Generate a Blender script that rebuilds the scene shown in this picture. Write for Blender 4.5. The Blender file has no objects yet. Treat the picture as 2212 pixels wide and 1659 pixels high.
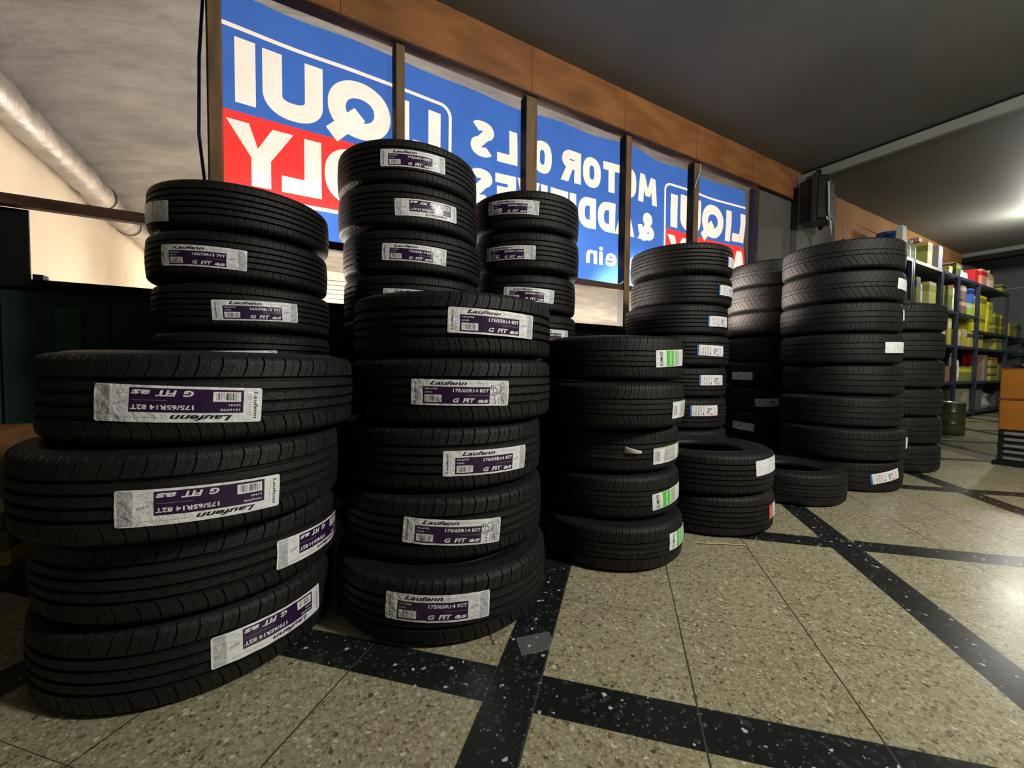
import bpy, bmesh, math, random
import numpy as np
from mathutils import Vector, Matrix, noise
from mathutils.geometry import delaunay_2d_cdt
R = math.radians
C = bpy.context.scene.collection
SC = bpy.context.scene

# ------------------------------------------------------------------ camera
F_PX, YAW, PITCH, ROLL, CAM_H = 890.65, R(30.02), R(-2.077), R(0.4655), 0.66
cd = bpy.data.cameras.new('camera'); cam = bpy.data.objects.new('camera', cd); C.objects.link(cam)
cd.sensor_fit = 'HORIZONTAL'; cd.sensor_width = 36; cd.lens = F_PX / 2212 * 36; cd.clip_start = .02
fw = Vector((math.sin(YAW)*math.cos(PITCH), math.cos(YAW)*math.cos(PITCH), math.sin(PITCH)))
rt0 = Vector((math.cos(YAW), -math.sin(YAW), 0)); up0 = rt0.cross(fw)
c_, s_ = math.cos(ROLL), math.sin(ROLL)
rt = rt0*c_ + up0*s_; up = up0*c_ - rt0*s_
m = Matrix.Identity(4)
for i in range(3): m[i][0] = rt[i]; m[i][1] = up[i]; m[i][2] = -fw[i]
m[0][3], m[1][3], m[2][3] = 0, 0, CAM_H
cam.matrix_world = m
SC.camera = cam

# ------------------------------------------------------------------ world, lights, exposure
SC.view_settings.view_transform = 'Standard'; SC.view_settings.look = 'None'
SC.view_settings.gamma = 1; SC.view_settings.use_curve_mapping = False
SC.view_settings.exposure = 0
w_ = bpy.data.worlds.new('world'); SC.world = w_; w_.use_nodes = True
w_.node_tree.nodes['Background'].inputs[0].default_value = (.9, .78, .62, 1)
w_.node_tree.nodes['Background'].inputs[1].default_value = .03

def area(name, loc, target, sx, sy, watts, col, spread=180):
    l = bpy.data.lights.new(name, 'AREA'); l.shape = 'RECTANGLE'; l.size = sx; l.size_y = sy
    l.energy = watts; l.color = col; l.spread = R(spread)
    o = bpy.data.objects.new(name, l); C.objects.link(o); o.location = loc
    o.rotation_euler = (Vector(target)-Vector(loc)).to_track_quat('-Z', 'Y').to_euler()
    return o
def bulb(name, loc, watts, col, rad):
    l = bpy.data.lights.new(name, 'POINT'); l.energy = watts; l.color = col; l.shadow_soft_size = rad
    o = bpy.data.objects.new(name, l); C.objects.link(o); o.location = loc
    return o
# yard floodlight behind the low wall: lights the banner, the awning and the side wall from below
area('yard_flood_lamp', (2.2, 5.0, .6), (2.0, 2.5, 1.75), 5.6, 1.0, 160, (1, .9, .82))
area('yard_wall_lamp', (.5, 5.6, .5), (-1.6, 5.0, 1.3), 2.6, .9, 46, (1, .87, .71))
area('yard_far_fill', (4.0, 7.0, .3), (4.0, 8.6, 1.7), 9.5, .5, 640, (1, .87, .71))  # unseen fill added to brighten the far wall and awning
# unseen spots added outside, shining in under the banner; first stands for cream-wall bounce
for wx_, wt, ww in ((-.5, (.4, 1.8, 1.15), 160), (.25, (2.2, 1.7, 1.15), 480), (2.12, (2.95, 1.3, 1.10), 950)):
    l = bpy.data.lights.new('gap_spot', 'SPOT'); l.energy = ww; l.color = (1, .84, .7); l.spot_size = R(50); l.spot_blend = .5; l.shadow_soft_size = .1
    o = bpy.data.objects.new('gap_spot', l); C.objects.link(o); o.location = (wx_, 3.55, 1.0)
    o.rotation_euler = (Vector(wt)-Vector(o.location)).to_track_quat('-Z', 'Y').to_euler()
# lamps of the hall
bulb('hall_lamp_far', (8.35, 1.18, 2.42), 75, (1, .97, .88), .1)
bulb('hall_lamp_near', (2.1, -1.3, 2.35), 335, (1, .97, .88), .2)
area('hall_lamp_middle', (6.0, -2.5, 2.6), (6.0, -2.0, 0), 1.2, .3, 25, (1, .97, .9))

# ------------------------------------------------------------------ materials
def mat(name, col=(.5, .5, .5), rough=.6, spec=.4, metal=0, emit=None, es=0):
    m = bpy.data.materials.new(name); m.use_nodes = True
    b = m.node_tree.nodes['Principled BSDF']
    b.inputs['Base Color'].default_value = (*col, 1); b.inputs['Roughness'].default_value = rough
    b.inputs['Specular IOR Level'].default_value = spec; b.inputs['Metallic'].default_value = metal
    if emit: b.inputs['Emission Color'].default_value = (*emit, 1); b.inputs['Emission Strength'].default_value = es
    return m
class NT:
    def __init__(s, m): s.m = m; s.t = m.node_tree; s.b = s.t.nodes.get('Principled BSDF')
    def n(s, typ, **kw):
        o = s.t.nodes.new(typ)
        for k, v in kw.items():
            if k.startswith('i_'):
                o.inputs[k[2:].replace('_', ' ')].default_value = v
            else: setattr(o, k, v)
        return o
    def l(s, a, b): s.t.links.new(a, b)
    def math(s, op, a, b=None, c=None):
        o = s.t.nodes.new('ShaderNodeMath'); o.operation = op
        for i, v in enumerate((a, b, c)):
            if v is None: continue
            if isinstance(v, (int, float)): o.inputs[i].default_value = v
            else: s.l(v, o.inputs[i])
        return o.outputs[0]
    def mix(s, f, a, b):
        o = s.t.nodes.new('ShaderNodeMix'); o.data_type = 'RGBA'
        for i, v in ((0, f), (6, a), (7, b)):
            if isinstance(v, (int, float)): o.inputs[i].default_value = v
            elif isinstance(v, tuple): o.inputs[i].default_value = (*v, 1)
            else: s.l(v, o.inputs[i])
        return o.outputs[2]
    def ramp(s, f, stops, const=False):
        o = s.t.nodes.new('ShaderNodeValToRGB'); r = o.color_ramp
        if const: r.interpolation = 'CONSTANT'
        while len(r.elements) < len(stops): r.elements.new(.5)
        for e, (p, c) in zip(r.elements, stops): e.position = p; e.color = (*c, 1) if len(c) == 3 else c
        s.l(f, o.inputs[0]); return o.outputs[0]
def noisy(name, col, rough=.6, spec=.4, amt=.25, scale=6, bump=.0, bscale=60, stretch=(1, 1, 1), metal=0):
    m = mat(name, col, rough, spec, metal); t = NT(m)
    tc = t.n('ShaderNodeTexCoord'); mp = t.n('ShaderNodeMapping'); mp.inputs['Scale'].default_value = stretch
    t.l(tc.outputs['Object'], mp.inputs[0])
    nz = t.n('ShaderNodeTexNoise'); nz.inputs['Scale'].default_value = scale; nz.inputs['Detail'].default_value = 5
    t.l(mp.outputs[0], nz.inputs['Vector'])
    lo = tuple(c*(1-amt) for c in col); hi = tuple(min(1, c*(1+amt)) for c in col)
    t.l(t.ramp(nz.outputs[0], [(.3, lo), (.7, hi)]), t.b.inputs['Base Color'])
    if bump:
        n2 = t.n('ShaderNodeTexNoise'); n2.inputs['Scale'].default_value = bscale; n2.inputs['Detail'].default_value = 3
        t.l(mp.outputs[0], n2.inputs['Vector'])
        bp = t.n('ShaderNodeBump'); bp.inputs['Strength'].default_value = bump; bp.inputs['Distance'].default_value = .01
        t.l(n2.outputs[0], bp.inputs['Height']); t.l(bp.outputs[0], t.b.inputs['Normal'])
    return m

rubber = noisy('rubber', (.0095, .0094, .0091), .56, .3, .3, 9, .25, 260)
rubber_side = noisy('rubber_sidewall', (.009, .0088, .0086), .52, .3, .25, 9, .1, 200)
dirtyrubber = noisy('dusty_rubber', (.03, .027, .024), .5, .45, .35, 14, .3, 260)
GREY = lambda v: (v, v*.99, v*.97)
ceil_m = noisy('ceiling_paint', (.14, .145, .13), .62, .3, .12, 1.2, .5, .9)
step_m = noisy('step_lit_paint', (.2, .205, .18), .55, .3, .12, 2)  # paler than the ceiling: light falling on the step put into its colour
black_m = mat('black', (.006, .006, .006), .7, .2)
wallg = noisy('grey_wall_paint', (.12, .117, .102), .7, .2, .1, 2)
wallb = noisy('blue_grey_wall_paint', (.16, .18, .185), .7, .2, .12, 2)
ply = noisy('plywood', (.26, .105, .034), .5, .35, .3, 3, .05, 20, (1, 1, 3))
ply2 = noisy('warm_plywood', (.34, .165, .055), .7, .2, .25, 2.2, .05, 20)
timber = noisy('timber', (.19, .115, .055), .65, .25, .35, 7, .12, 40, (5, 5, .7))
timber_d = noisy('dark_timber', (.07, .038, .022), .7, .2, .45, 6, .12, 40, (.7, 5, 5))
greenm = noisy('dark_green_paint', (.013, .03, .022), .55, .3, .3, 3)
greenl = noisy('green_paint', (.02, .07, .045), .55, .3, .2, 3)
cream = noisy('cream_plaster', (.62, .54, .42), .85, .1, .12, 1.1, .15, 12)
shutter_m = noisy('pale_shutter', (.6, .53, .43), .7, .2, .08, 3)
pavem = noisy('yard_concrete', (.3, .28, .25), .8, .2, .2, 3)
metal_s = noisy('shelf_steel', (.035, .045, .075), .4, .5, .3, 5, metal=.3)
steel_l = mat('light_shelf_steel', (.35, .36, .37), .4, .5, .3)
foil = noisy('silver_foil', (.3, .28, .26), .42, .5, .25, 6, .8, 14, metal=.5)

# tarpaulin: thin, creased, lets a little light through
tarp_m = noisy('silver_tarpaulin', (.15, .144, .134), .5, .4, .3, 2.6, .8, 7, (1, 1.8, 1))
def cloth(name, col):
    m = bpy.data.materials.new(name); m.use_nodes = True; t = m.node_tree
    for n in list(t.nodes): t.nodes.remove(n)
    out = t.nodes.new('ShaderNodeOutputMaterial'); mx = t.nodes.new('ShaderNodeMixShader'); mx.inputs[0].default_value = .72
    d = t.nodes.new('ShaderNodeBsdfDiffuse'); tr = t.nodes.new('ShaderNodeBsdfTranslucent')
    nz = t.nodes.new('ShaderNodeTexNoise'); nz.inputs['Scale'].default_value = 7; nz.inputs['Detail'].default_value = 4
    tc = t.nodes.new('ShaderNodeTexCoord'); t.links.new(tc.outputs['Object'], nz.inputs['Vector'])
    r = t.nodes.new('ShaderNodeValToRGB'); r.color_ramp.elements[0].position = .35; r.color_ramp.elements[1].position = .65
    r.color_ramp.elements[0].color = (*[c*.93 for c in col], 1); r.color_ramp.elements[1].color = (*col, 1)
    t.links.new(nz.outputs[0], r.inputs[0])
    t.links.new(r.outputs[0], d.inputs[0]); t.links.new(r.outputs[0], tr.inputs[0])
    t.links.new(d.outputs[0], mx.inputs[1]); t.links.new(tr.outputs[0], mx.inputs[2]); t.links.new(mx.outputs[0], out.inputs[0])
    return m
ban_white = cloth('banner_white', (.86, .84, .82)); ban_blue = cloth('banner_blue', (.05, .15, .56)); ban_red = cloth('banner_red', (.9, .05, .05))

# terrazzo floor: beige 31 cm tiles in panels bounded by 10 cm black strips, laid at 45 degrees
def floor_material():
    m = mat('terrazzo', (.3, .27, .2), .3, .5); t = NT(m)
    tc = t.n('ShaderNodeTexCoord'); sp = t.n('ShaderNodeSeparateXYZ'); t.l(tc.outputs['Object'], sp.inputs[0])
    x, y = sp.outputs[0], sp.outputs[1]
    k = 2**-.5; P = 1.027
    u = t.math('MULTIPLY', t.math('ADD', x, y), k); v = t.math('MULTIPLY', t.math('SUBTRACT', x, y), k)
    def cell(c, c0, jw):
        a = t.math('DIVIDE', t.math('SUBTRACT', c, c0), P); fl = t.math('FLOOR', a)
        fr = t.math('MULTIPLY', t.math('SUBTRACT', a, fl), P)      # 0..P, strip on 0..0.1
        strip = t.math('LESS_THAN', fr, .1)
        q = t.math('DIVIDE', t.math('SUBTRACT', fr, .1), .309); qf = t.math('FLOOR', q)
        d = t.math('ABSOLUTE', t.math('SUBTRACT', t.math('SUBTRACT', q, qf), .5))
        joint = t.math('GREATER_THAN', d, .5-jw)
        idx = t.math('ADD', t.math('MULTIPLY', fl, 4), qf)
        return strip, joint, idx
    su, ju, iu = cell(u, .755, .0026); sv, jv, iv = cell(v, -.256, .0058)
    strip = t.math('MAXIMUM', su, sv); joint = t.math('MAXIMUM', ju, jv)
    wn = t.n('ShaderNodeTexWhiteNoise', noise_dimensions='2D'); cb = t.n('ShaderNodeCombineXYZ')
    t.l(iu, cb.inputs[0]); t.l(iv, cb.inputs[1]); t.l(cb.outputs[0], wn.inputs['Vector'])
    def chips(scale, seed):
        mp = t.n('ShaderNodeMapping'); mp.inputs['Location'].default_value = (seed, seed*2, 0); t.l(tc.outputs['Object'], mp.inputs[0])
        dn = t.n('ShaderNodeTexNoise'); dn.inputs['Scale'].default_value = scale*1.3; t.l(mp.outputs[0], dn.inputs['Vector'])
        ad = t.n('ShaderNodeMix'); ad.data_type = 'RGBA'; ad.blend_type = 'LINEAR_LIGHT'; ad.inputs[0].default_value = .006*90/scale
        t.l(mp.outputs[0], ad.inputs[6]); t.l(dn.outputs['Color'], ad.inputs[7])
        vo = t.n('ShaderNodeTexVoronoi'); vo.inputs['Scale'].default_value = scale; vo.voronoi_dimensions = '2D'
        t.l(ad.outputs[2], vo.inputs['Vector'])
        sc = t.n('ShaderNodeSeparateColor'); t.l(vo.outputs['Color'], sc.inputs[0])
        lim = t.math('MULTIPLY_ADD', sc.outputs[1], .42, .1)
        return t.math('LESS_THAN', vo.outputs['Distance'], lim), sc.outputs[0], sc.outputs[2]
    base = t.mix(wn.outputs[0], (.285, .265, .158), (.325, .3, .185))
    big = t.n('ShaderNodeTexNoise'); big.inputs['Scale'].default_value = 2.2; big.inputs['Detail'].default_value = 5; t.l(tc.outputs['Object'], big.inputs['Vector'])
    base = t.mix(t.math('MULTIPLY', big.outputs[0], .4), base, (.215, .2, .12))
    m1, c1, r1 = chips(95, 3.1); m2, c2, r2 = chips(190, 7.7)
    pal = [(0, (.43, .405, .27)), (.34, (.33, .31, .2)), (.6, (.2, .18, .11)), (.76, (.125, .1, .06)), (.875, (.17, .08, .05)), (.905, (.035, .032, .026)), (.945, (.62, .6, .45))]
    col = t.mix(t.math('MULTIPLY', m2, .75), base, t.ramp(c2, pal, True))
    col = t.mix(t.math('MULTIPLY', m1, .8), col, t.ramp(c1, pal, True))
    m3, c3, r3 = chips(80, 1.7)
    dk = t.mix(t.math('MULTIPLY', m3, t.math('GREATER_THAN', c3, .66)), (.010, .012, .012), (.03, .035, .034))
    dk = t.mix(t.math('MULTIPLY', m1, t.math('GREATER_THAN', c1, .965)), dk, (.5, .5, .46))
    dk = t.mix(t.math('MULTIPLY', m2, t.math('GREATER_THAN', c2, .95)), dk, (.16, .17, .16))
    jc = t.mix(strip, (.055, .045, .032), (.05, .052, .05))
    col = t.mix(strip, col, dk); col = t.mix(joint, col, jc)
    t.l(col, t.b.inputs['Base Color'])
    rn = t.n('ShaderNodeTexNoise'); rn.inputs['Scale'].default_value = 4; rn.inputs['Detail'].default_value = 6; t.l(tc.outputs['Object'], rn.inputs['Vector'])
    t.l(t.math('MULTIPLY_ADD', rn.outputs[0], .2, .2), t.b.inputs['Roughness'])
    bp = t.n('ShaderNodeBump'); bp.inputs['Strength'].default_value = .25; bp.inputs['Distance'].default_value = .002
    t.l(t.math('SUBTRACT', t.math('MULTIPLY', rn.outputs[0], .5), joint), bp.inputs['Height']); t.l(bp.outputs[0], t.b.inputs['Normal'])
    return m
terrazzo = floor_material()

# ------------------------------------------------------------------ mesh helpers
def link(name, me, parent=None):
    o = bpy.data.objects.new(name, me); C.objects.link(o)
    if parent: o.parent = parent
    return o
def tag(o, label=None, cat=None, group=None, kind=None):
    if label: o['label'] = label
    if cat: o['category'] = cat
    if group: o['group'] = group
    if kind: o['kind'] = kind
    return o
def empty(name, loc=(0, 0, 0), rz=0, **kw):
    o = bpy.data.objects.new(name, None); C.objects.link(o); o.location = loc; o.rotation_euler = (0, 0, rz); o.empty_display_size = .05
    return tag(o, **kw)
class MB:
    def __init__(s): s.v = []; s.f = []; s.mi = []
    def add(s, vs, fs, mi=0):
        n = len(s.v); s.v += [tuple(v) for v in vs]; s.f += [tuple(i+n for i in f) for f in fs]; s.mi += [mi]*len(fs)
    def box(s, a, b, mi=0, M=None):
        x0, y0, z0 = a; x1, y1, z1 = b
        vs = [Vector(p) for p in ((x0,y0,z0),(x1,y0,z0),(x1,y1,z0),(x0,y1,z0),(x0,y0,z1),(x1,y0,z1),(x1,y1,z1),(x0,y1,z1))]
        if M: vs = [M @ v for v in vs]
        s.add(vs, [(0,3,2,1),(4,5,6,7),(0,1,5,4),(1,2,6,5),(2,3,7,6),(3,0,4,7)], mi)
    def lathe(s, prof, seg=24, c=(0, 0), mi=0, cap=True):
        vs = [(c[0]+r*math.cos(2*math.pi*j/seg), c[1]+r*math.sin(2*math.pi*j/seg), z) for r, z in prof for j in range(seg)]
        fs = [(i*seg+j, i*seg+(j+1) % seg, (i+1)*seg+(j+1) % seg, (i+1)*seg+j) for i in range(len(prof)-1) for j in range(seg)]
        if cap: fs += [tuple(range(seg))[::-1], tuple((len(prof)-1)*seg+j for j in range(seg))]
        s.add(vs, fs, mi)
    def tube(s, pts, r, seg=8, mi=0):
        pts = [Vector(p) for p in pts]; vs = []; rr = r if isinstance(r, (list, tuple)) else [r]*len(pts)
        for i, p in enumerate(pts):
            d = (pts[min(i+1, len(pts)-1)]-pts[max(i-1, 0)]).normalized()
            a = d.cross(Vector((0, 0, 1)) if abs(d.z) < .9 else Vector((1, 0, 0))).normalized(); b = d.cross(a)
            vs += [p+(a*math.cos(2*math.pi*j/seg)+b*math.sin(2*math.pi*j/seg))*rr[i] for j in range(seg)]
        fs = [(i*seg+j, i*seg+(j+1) % seg, (i+1)*seg+(j+1) % seg, (i+1)*seg+j) for i in range(len(pts)-1) for j in range(seg)]
        fs += [tuple(range(seg))[::-1], tuple((len(pts)-1)*seg+j for j in range(seg))]
        s.add(vs, fs, mi)
    def build(s, name, mats, parent=None, smooth=False, bevel=0, fix=True):
        me = bpy.data.meshes.new(name); me.from_pydata(s.v, [], s.f)
        for mm in (mats if isinstance(mats, (list, tuple)) else [mats]): me.materials.append(mm)
        for p, i in zip(me.polygons, s.mi): p.material_index = i
        if fix:
            bm = bmesh.new(); bm.from_mesh(me); bmesh.ops.recalc_face_normals(bm, faces=bm.faces)
            bm.to_mesh(me); bm.free()
        if smooth:
            me.polygons.foreach_set('use_smooth', [True]*len(me.polygons)); me.set_sharp_from_angle(angle=R(35))
        o = link(name, me, parent)
        if bevel:
            b = o.modifiers.new('bevel', 'BEVEL'); b.width = bevel; b.segments = 2; b.limit_method = 'ANGLE'
        return o
def structure(name, boxes, mats, parent=None, bevel=0):
    b = MB()
    for t in boxes: b.box(t[0], t[1], t[2] if len(t) > 2 else 0)
    o = b.build(name, mats, parent, bevel=bevel)
    if parent is None: o['kind'] = 'structure'
    return o

# ------------------------------------------------------------------ the hall
YW = 2.4                                              # room face of the banner wall
structure('floor', [((-3, -5, -.1), (13, YW+.1, 0))], terrazzo)
structure('ceiling', [((-3, -5, 2.8), (5.0, YW+.1, 2.95))], ceil_m)
structure('ceiling', [((5.0, -5, 2.72), (13, YW+.1, 2.95))], ceil_m)
structure('trim_1', [((4.955, -5, 2.69), (4.999, YW-.005, 2.775))], step_m)
structure('shadow_gap_strip', [((4.965, -5, 2.775), (4.999, YW-.005, 2.8))], black_m)  # black strip standing in for the shaded gap above the step
structure('wall_left', [((-3.1, -5, 0), (-3, YW+.1, 2.8))], wallg)
structure('wall_front', [((-3, -5.1, 0), (13, -5, 2.8))], wallg)
structure('wall_right', [((12.4, -5, 0), (12.5, YW, 2.72))], wallb)
structure('trim_3', [((12.36, -5, 2.28), (12.4, YW, 2.30))], steel_l)
# wall under, beside and over the long opening
structure('wall_back', [((-3, YW, 0), (4.2, YW+.1, .965))], greenm)
structure('wall_back', [((4.2, YW, 0), (10.399, YW+.1, 2.49))], wallg)
structure('wall_back', [((10.4, YW, 0), (12.4, YW+.1, 2.719))], wallb)
b = MB()                                              # vertical boards on the low wall
x = -3
while x < 4.0:
    b.box((x+.004, YW-.014, .02), (x+.156, YW-.001, .93)); x += .16
b.build('wall_panelling', greenm, bevel=.003)['kind'] = 'structure'
structure('trim_4', [((-.765, YW-.022, .05), (-.69, YW-.0145, .9))], greenl)
structure('trim_5', [((-3, YW-.03, .965), (4.2, YW+.13, 1.0))], black_m, bevel=.004)        # sill ledge
structure('trim_6', [((-3, YW-.03, 2.49), (5.0, YW+.03, 2.799))], ply, bevel=.006)
structure('trim_14', [((x_, YW-.0305, 2.492), (x_+.004, YW-.0301, 2.797)) for x_ in (.32, 1.5, 2.35, 3.2, 4.05)], timber_d)           # fascia beam
structure('trim_7', [((5.72, YW-.03, 2.49), (10.379, YW-.001, 2.719))], ply2, bevel=.004)
structure('trim_8', [((-3, YW-.045, 2.476), (4.84, YW+.03, 2.489))], timber_d)
b = MB()                                              # curved plywood sheet beside the pillar
n = 24
for i in range(n):
    t0 = i/n; xa = 5.74+2.6*t0; zb = 2.14+.1*math.sin(t0*9)+.06*math.sin(t0*23)
    b.box((xa, YW-.024-.006*math.sin(t0*12), zb), (xa+2.6/n, YW-.002, 2.489))
b.build('trim_9', ply2)['kind'] = 'structure'
structure('column', [((4.84, YW-.06, 0), (5.70, YW-.001, 2.72))], wallg, bevel=.006)['kind'] = 'structure'
structure('beam', [((10.4, -5, 2.65), (10.6, YW-.001, 2.719), 0), ((10.38, -5, 2.57), (10.6, YW-.001, 2.649), 1)], [ceil_m, black_m])
# far wood corner over the shelves
structure('trim_10', [((8.35, YW-.02, 2.2), (10.3, YW-.001, 2.489))], ply2)

# timber frame of the opening
win = empty('window_1', (0, YW, 1.0), kind='structure')
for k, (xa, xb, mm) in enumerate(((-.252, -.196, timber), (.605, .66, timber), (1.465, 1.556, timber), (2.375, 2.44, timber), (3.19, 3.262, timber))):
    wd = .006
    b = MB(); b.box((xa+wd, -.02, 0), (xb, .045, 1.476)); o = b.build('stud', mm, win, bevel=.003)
    b = MB(); b.box((xa, -.019, 0), (xa+wd-.0005, .045, 1.476)); b.build('dark_side_strip', black_m, o)  # thin black strip added to darken the stud's own left side
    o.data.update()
b = MB(); b.box((-3, -.012, .285), (4.139, .035, .328)); b.build('rail', timber_d, win, bevel=.004)
b = MB(); b.box((4.14, -.02, 0), (4.198, .05, 1.476)); b.build('jamb', timber_d, win, bevel=.003)

# ------------------------------------------------------------------ outside
structure('ground', [((-6, YW+.1, -.12), (12, 13, -.02))], pavem)
structure('wall_outside_left', [((-1.75, YW+.13, -.02), (-1.45, 9, 2.9))], cream)
b = MB(); b.box((-1.45, 8.6, -.02), (12, 8.7, 2.6))
z = .05
while z < 2.3:
    b.box((-1.44, 8.585, z), (12, 8.599, z+.05)); z += .085
b.build('wall_outside_far', shutter_m)['kind'] = 'structure'
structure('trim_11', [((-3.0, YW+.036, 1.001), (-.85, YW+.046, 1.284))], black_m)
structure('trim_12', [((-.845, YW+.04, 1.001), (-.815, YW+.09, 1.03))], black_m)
# awning sheet
b = MB(); nx, ny = 110, 70
def tz(x, y):
    sm = lambda t: max(0, min(1, t))**2*(3-2*max(0, min(1, t)))
    n1 = -.6*sm((y-4)/3.8)*sm((x-1.8)/4.5) + noise.noise(Vector((x*.55, y*1.3, 3)))*.05 + noise.noise(Vector((x*1.8+y*1.2, y*4, 9)))*.016
    return 2.60 - .02*(y-2.5) - .25*math.exp(-(x+1.44)/.5) + n1 - .02*math.exp(-((y-5.2)/.05)**2)
for i in range(nx+1):
    for j in range(ny+1):
        xx = -1.44+11.6*(i/nx)**1.4; yy = YW+.04+6.14*j/ny
        b.v.append((xx, yy, tz(xx, yy)))
for i in range(nx):
    for j in range(ny):
        a = i*(ny+1)+j; b.f.append((a, a+ny+1, a+ny+2, a+1)); b.mi.append(0)
o = b.build('tarpaulin', tarp_m, smooth=True, fix=False); sd = o.modifiers.new('thickness', 'SOLIDIFY'); sd.thickness = .004
tag(o, 'creased silver-grey tarpaulin roof stretched outside above the banner', 'tarpaulin')
# foil-wrapped duct along the side wall, under the sheet
pts = []; rr = []
for i in range(60):
    y = YW+.2+6.0*i/59; pts.append((-1.31+.01*math.sin(y*3), y, 2.15+.012*math.sin(y*2.1))); rr.append(.098+.006*math.sin(y*17)+.005*math.sin(y*41))
b = MB(); b.tube(pts, rr, 20); o = b.build('foil_duct', foil, smooth=True)
tag(o, 'round silver foil-wrapped duct running along the cream outside wall under the tarpaulin', 'duct')
for yy in (5.05, 5.9):
    b = MB(); b.tube([(-1.31+.01*math.sin(yy*3), yy-.02, 2.15), (-1.31+.01*math.sin(yy*3), yy+.02, 2.15)], .112, 20); b.build('joint_tape', foil, o, smooth=True)

# ------------------------------------------------------------------ flat artwork -> single mesh with materials
def ccw(p):
    a = sum(p[i][0]*p[(i+1) % len(p)][1]-p[(i+1) % len(p)][0]*p[i][1] for i in range(len(p)))
    return list(p) if a > 0 else list(p)[::-1]
def area2(p): return abs(sum(p[i][0]*p[(i+1) % len(p)][1]-p[(i+1) % len(p)][0]*p[i][1] for i in range(len(p))))/2
def art(base, faces, gx, gy, eps=1e-5):
    """base polygon + list of (polygon, material); returns verts, tris, materials, later faces on top"""
    V = []; Fc = []; mi = []
    def put(p, m):
        if area2(p) < 1e-10: return
        if len(p) == 4 and V:
            for t3 in ((p[0], p[1], p[2]), (p[0], p[2], p[3])):
                if area2(t3) > 1e-10: put(list(t3), m)
            return
        n = len(V); V.extend(Vector(q) for q in ccw(p)); Fc.append(list(range(n, len(V)))); mi.append(m)
    put(base, 0)
    x0 = min(p[0] for p in base); x1 = max(p[0] for p in base); y0 = min(p[1] for p in base); y1 = max(p[1] for p in base)
    E = []
    for i in range(1, gx):
        n = len(V); xx = x0+(x1-x0)*i/gx; V.extend((Vector((xx, y0)), Vector((xx, y1)))); E.append((n, n+1))
    for i in range(1, gy):
        n = len(V); yy = y0+(y1-y0)*i/gy; V.extend((Vector((x0, yy)), Vector((x1, yy)))); E.append((n, n+1))
    for p, m_ in faces: put(p, m_)
    polys = [[(V[i].x, V[i].y) for i in f] for f in Fc]
    ES = set(E)
    for f in Fc:
        for i in range(len(f)):
            if (V[f[i]]-V[f[(i+1) % len(f)]]).length > eps: ES.add((f[i], f[(i+1) % len(f)]))
    ov, oe, of, _, _, _ = delaunay_2d_cdt(V, list(ES), [], 0, eps)
    P = np.array([tuple(v) for v in ov]); Tt = np.array([list(f) for f in of if len(f) == 3])
    cx, cy = P[Tt].mean(1).T
    res = np.full(len(Tt), -1)
    for k, p in enumerate(polys):
        px = np.array(p); sel = np.nonzero((cx > px[:, 0].min()) & (cx < px[:, 0].max()) & (cy > px[:, 1].min()) & (cy < px[:, 1].max()))[0]
        if not len(sel): continue
        ins = np.zeros(len(sel), bool); X, Y = cx[sel], cy[sel]
        for i in range(len(p)):
            x1_, y1_ = p[i]; x2_, y2_ = p[(i+1) % len(p)]
            if y1_ == y2_: continue
            c = ((y1_ > Y) != (y2_ > Y)) & (X < (x2_-x1_)*(Y-y1_)/(y2_-y1_)+x1_); ins ^= c
        if k == 0: res[sel[ins]] = 0
        else:
            hit = sel[ins]; res[hit] = np.where(res[hit] >= 0, mi[k], -1)
    keep = res >= 0
    return [tuple(map(float, v)) for v in P], [tuple(map(int, t)) for t in Tt[keep]], [int(v) for v in res[keep]]
def rect(x0, y0, x1, y1): return [(x0, y0), (x1, y0), (x1, y1), (x0, y1)]
def rrect(x0, y0, x1, y1, r, n=5):
    out = []
    for cx, cy, a in ((x1-r, y1-r, 0), (x0+r, y1-r, 90), (x0+r, y0+r, 180), (x1-r, y0+r, 270)):
        for i in range(n+1): out.append((cx+r*math.cos(R(a+90*i/n)), cy+r*math.sin(R(a+90*i/n))))
    return out
def ribbon(pts, t, closed=False):
    """list of quads following a polyline with mitred joints"""
    n = len(pts); P = [Vector(p) for p in pts]; L = []; Rr = []
    for i in range(n):
        if closed: a, c = P[(i-1) % n], P[(i+1) % n]
        else: a, c = P[max(i-1, 0)], P[min(i+1, n-1)]
        d1 = (P[i]-a).normalized() if (P[i]-a).length > 1e-9 else (c-P[i]).normalized()
        d2 = (c-P[i]).normalized() if (c-P[i]).length > 1e-9 else d1
        d = (d1+d2).normalized(); nn = Vector((-d.y, d.x)); k = max(.35, nn.dot(Vector((-d1.y, d1.x))))
        L.append(P[i]+nn*(t/2/k)); Rr.append(P[i]-nn*(t/2/k))
    q = []
    for i in range(n if closed else n-1):
        j = (i+1) % n; q.append([tuple(L[i]), tuple(L[j]), tuple(Rr[j]), tuple(Rr[i])])
    return q
def ell(cx, cy, rx, ry, a0, a1, n=20, pw=2.0):
    o = []
    for i in range(n+1):
        a = R(a0+(a1-a0)*i/n); c, s = math.cos(a), math.sin(a)
        o.append((cx+rx*math.copysign(abs(c)**(2/pw), c), cy+ry*math.copysign(abs(s)**(2/pw), s)))
    return o
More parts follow.
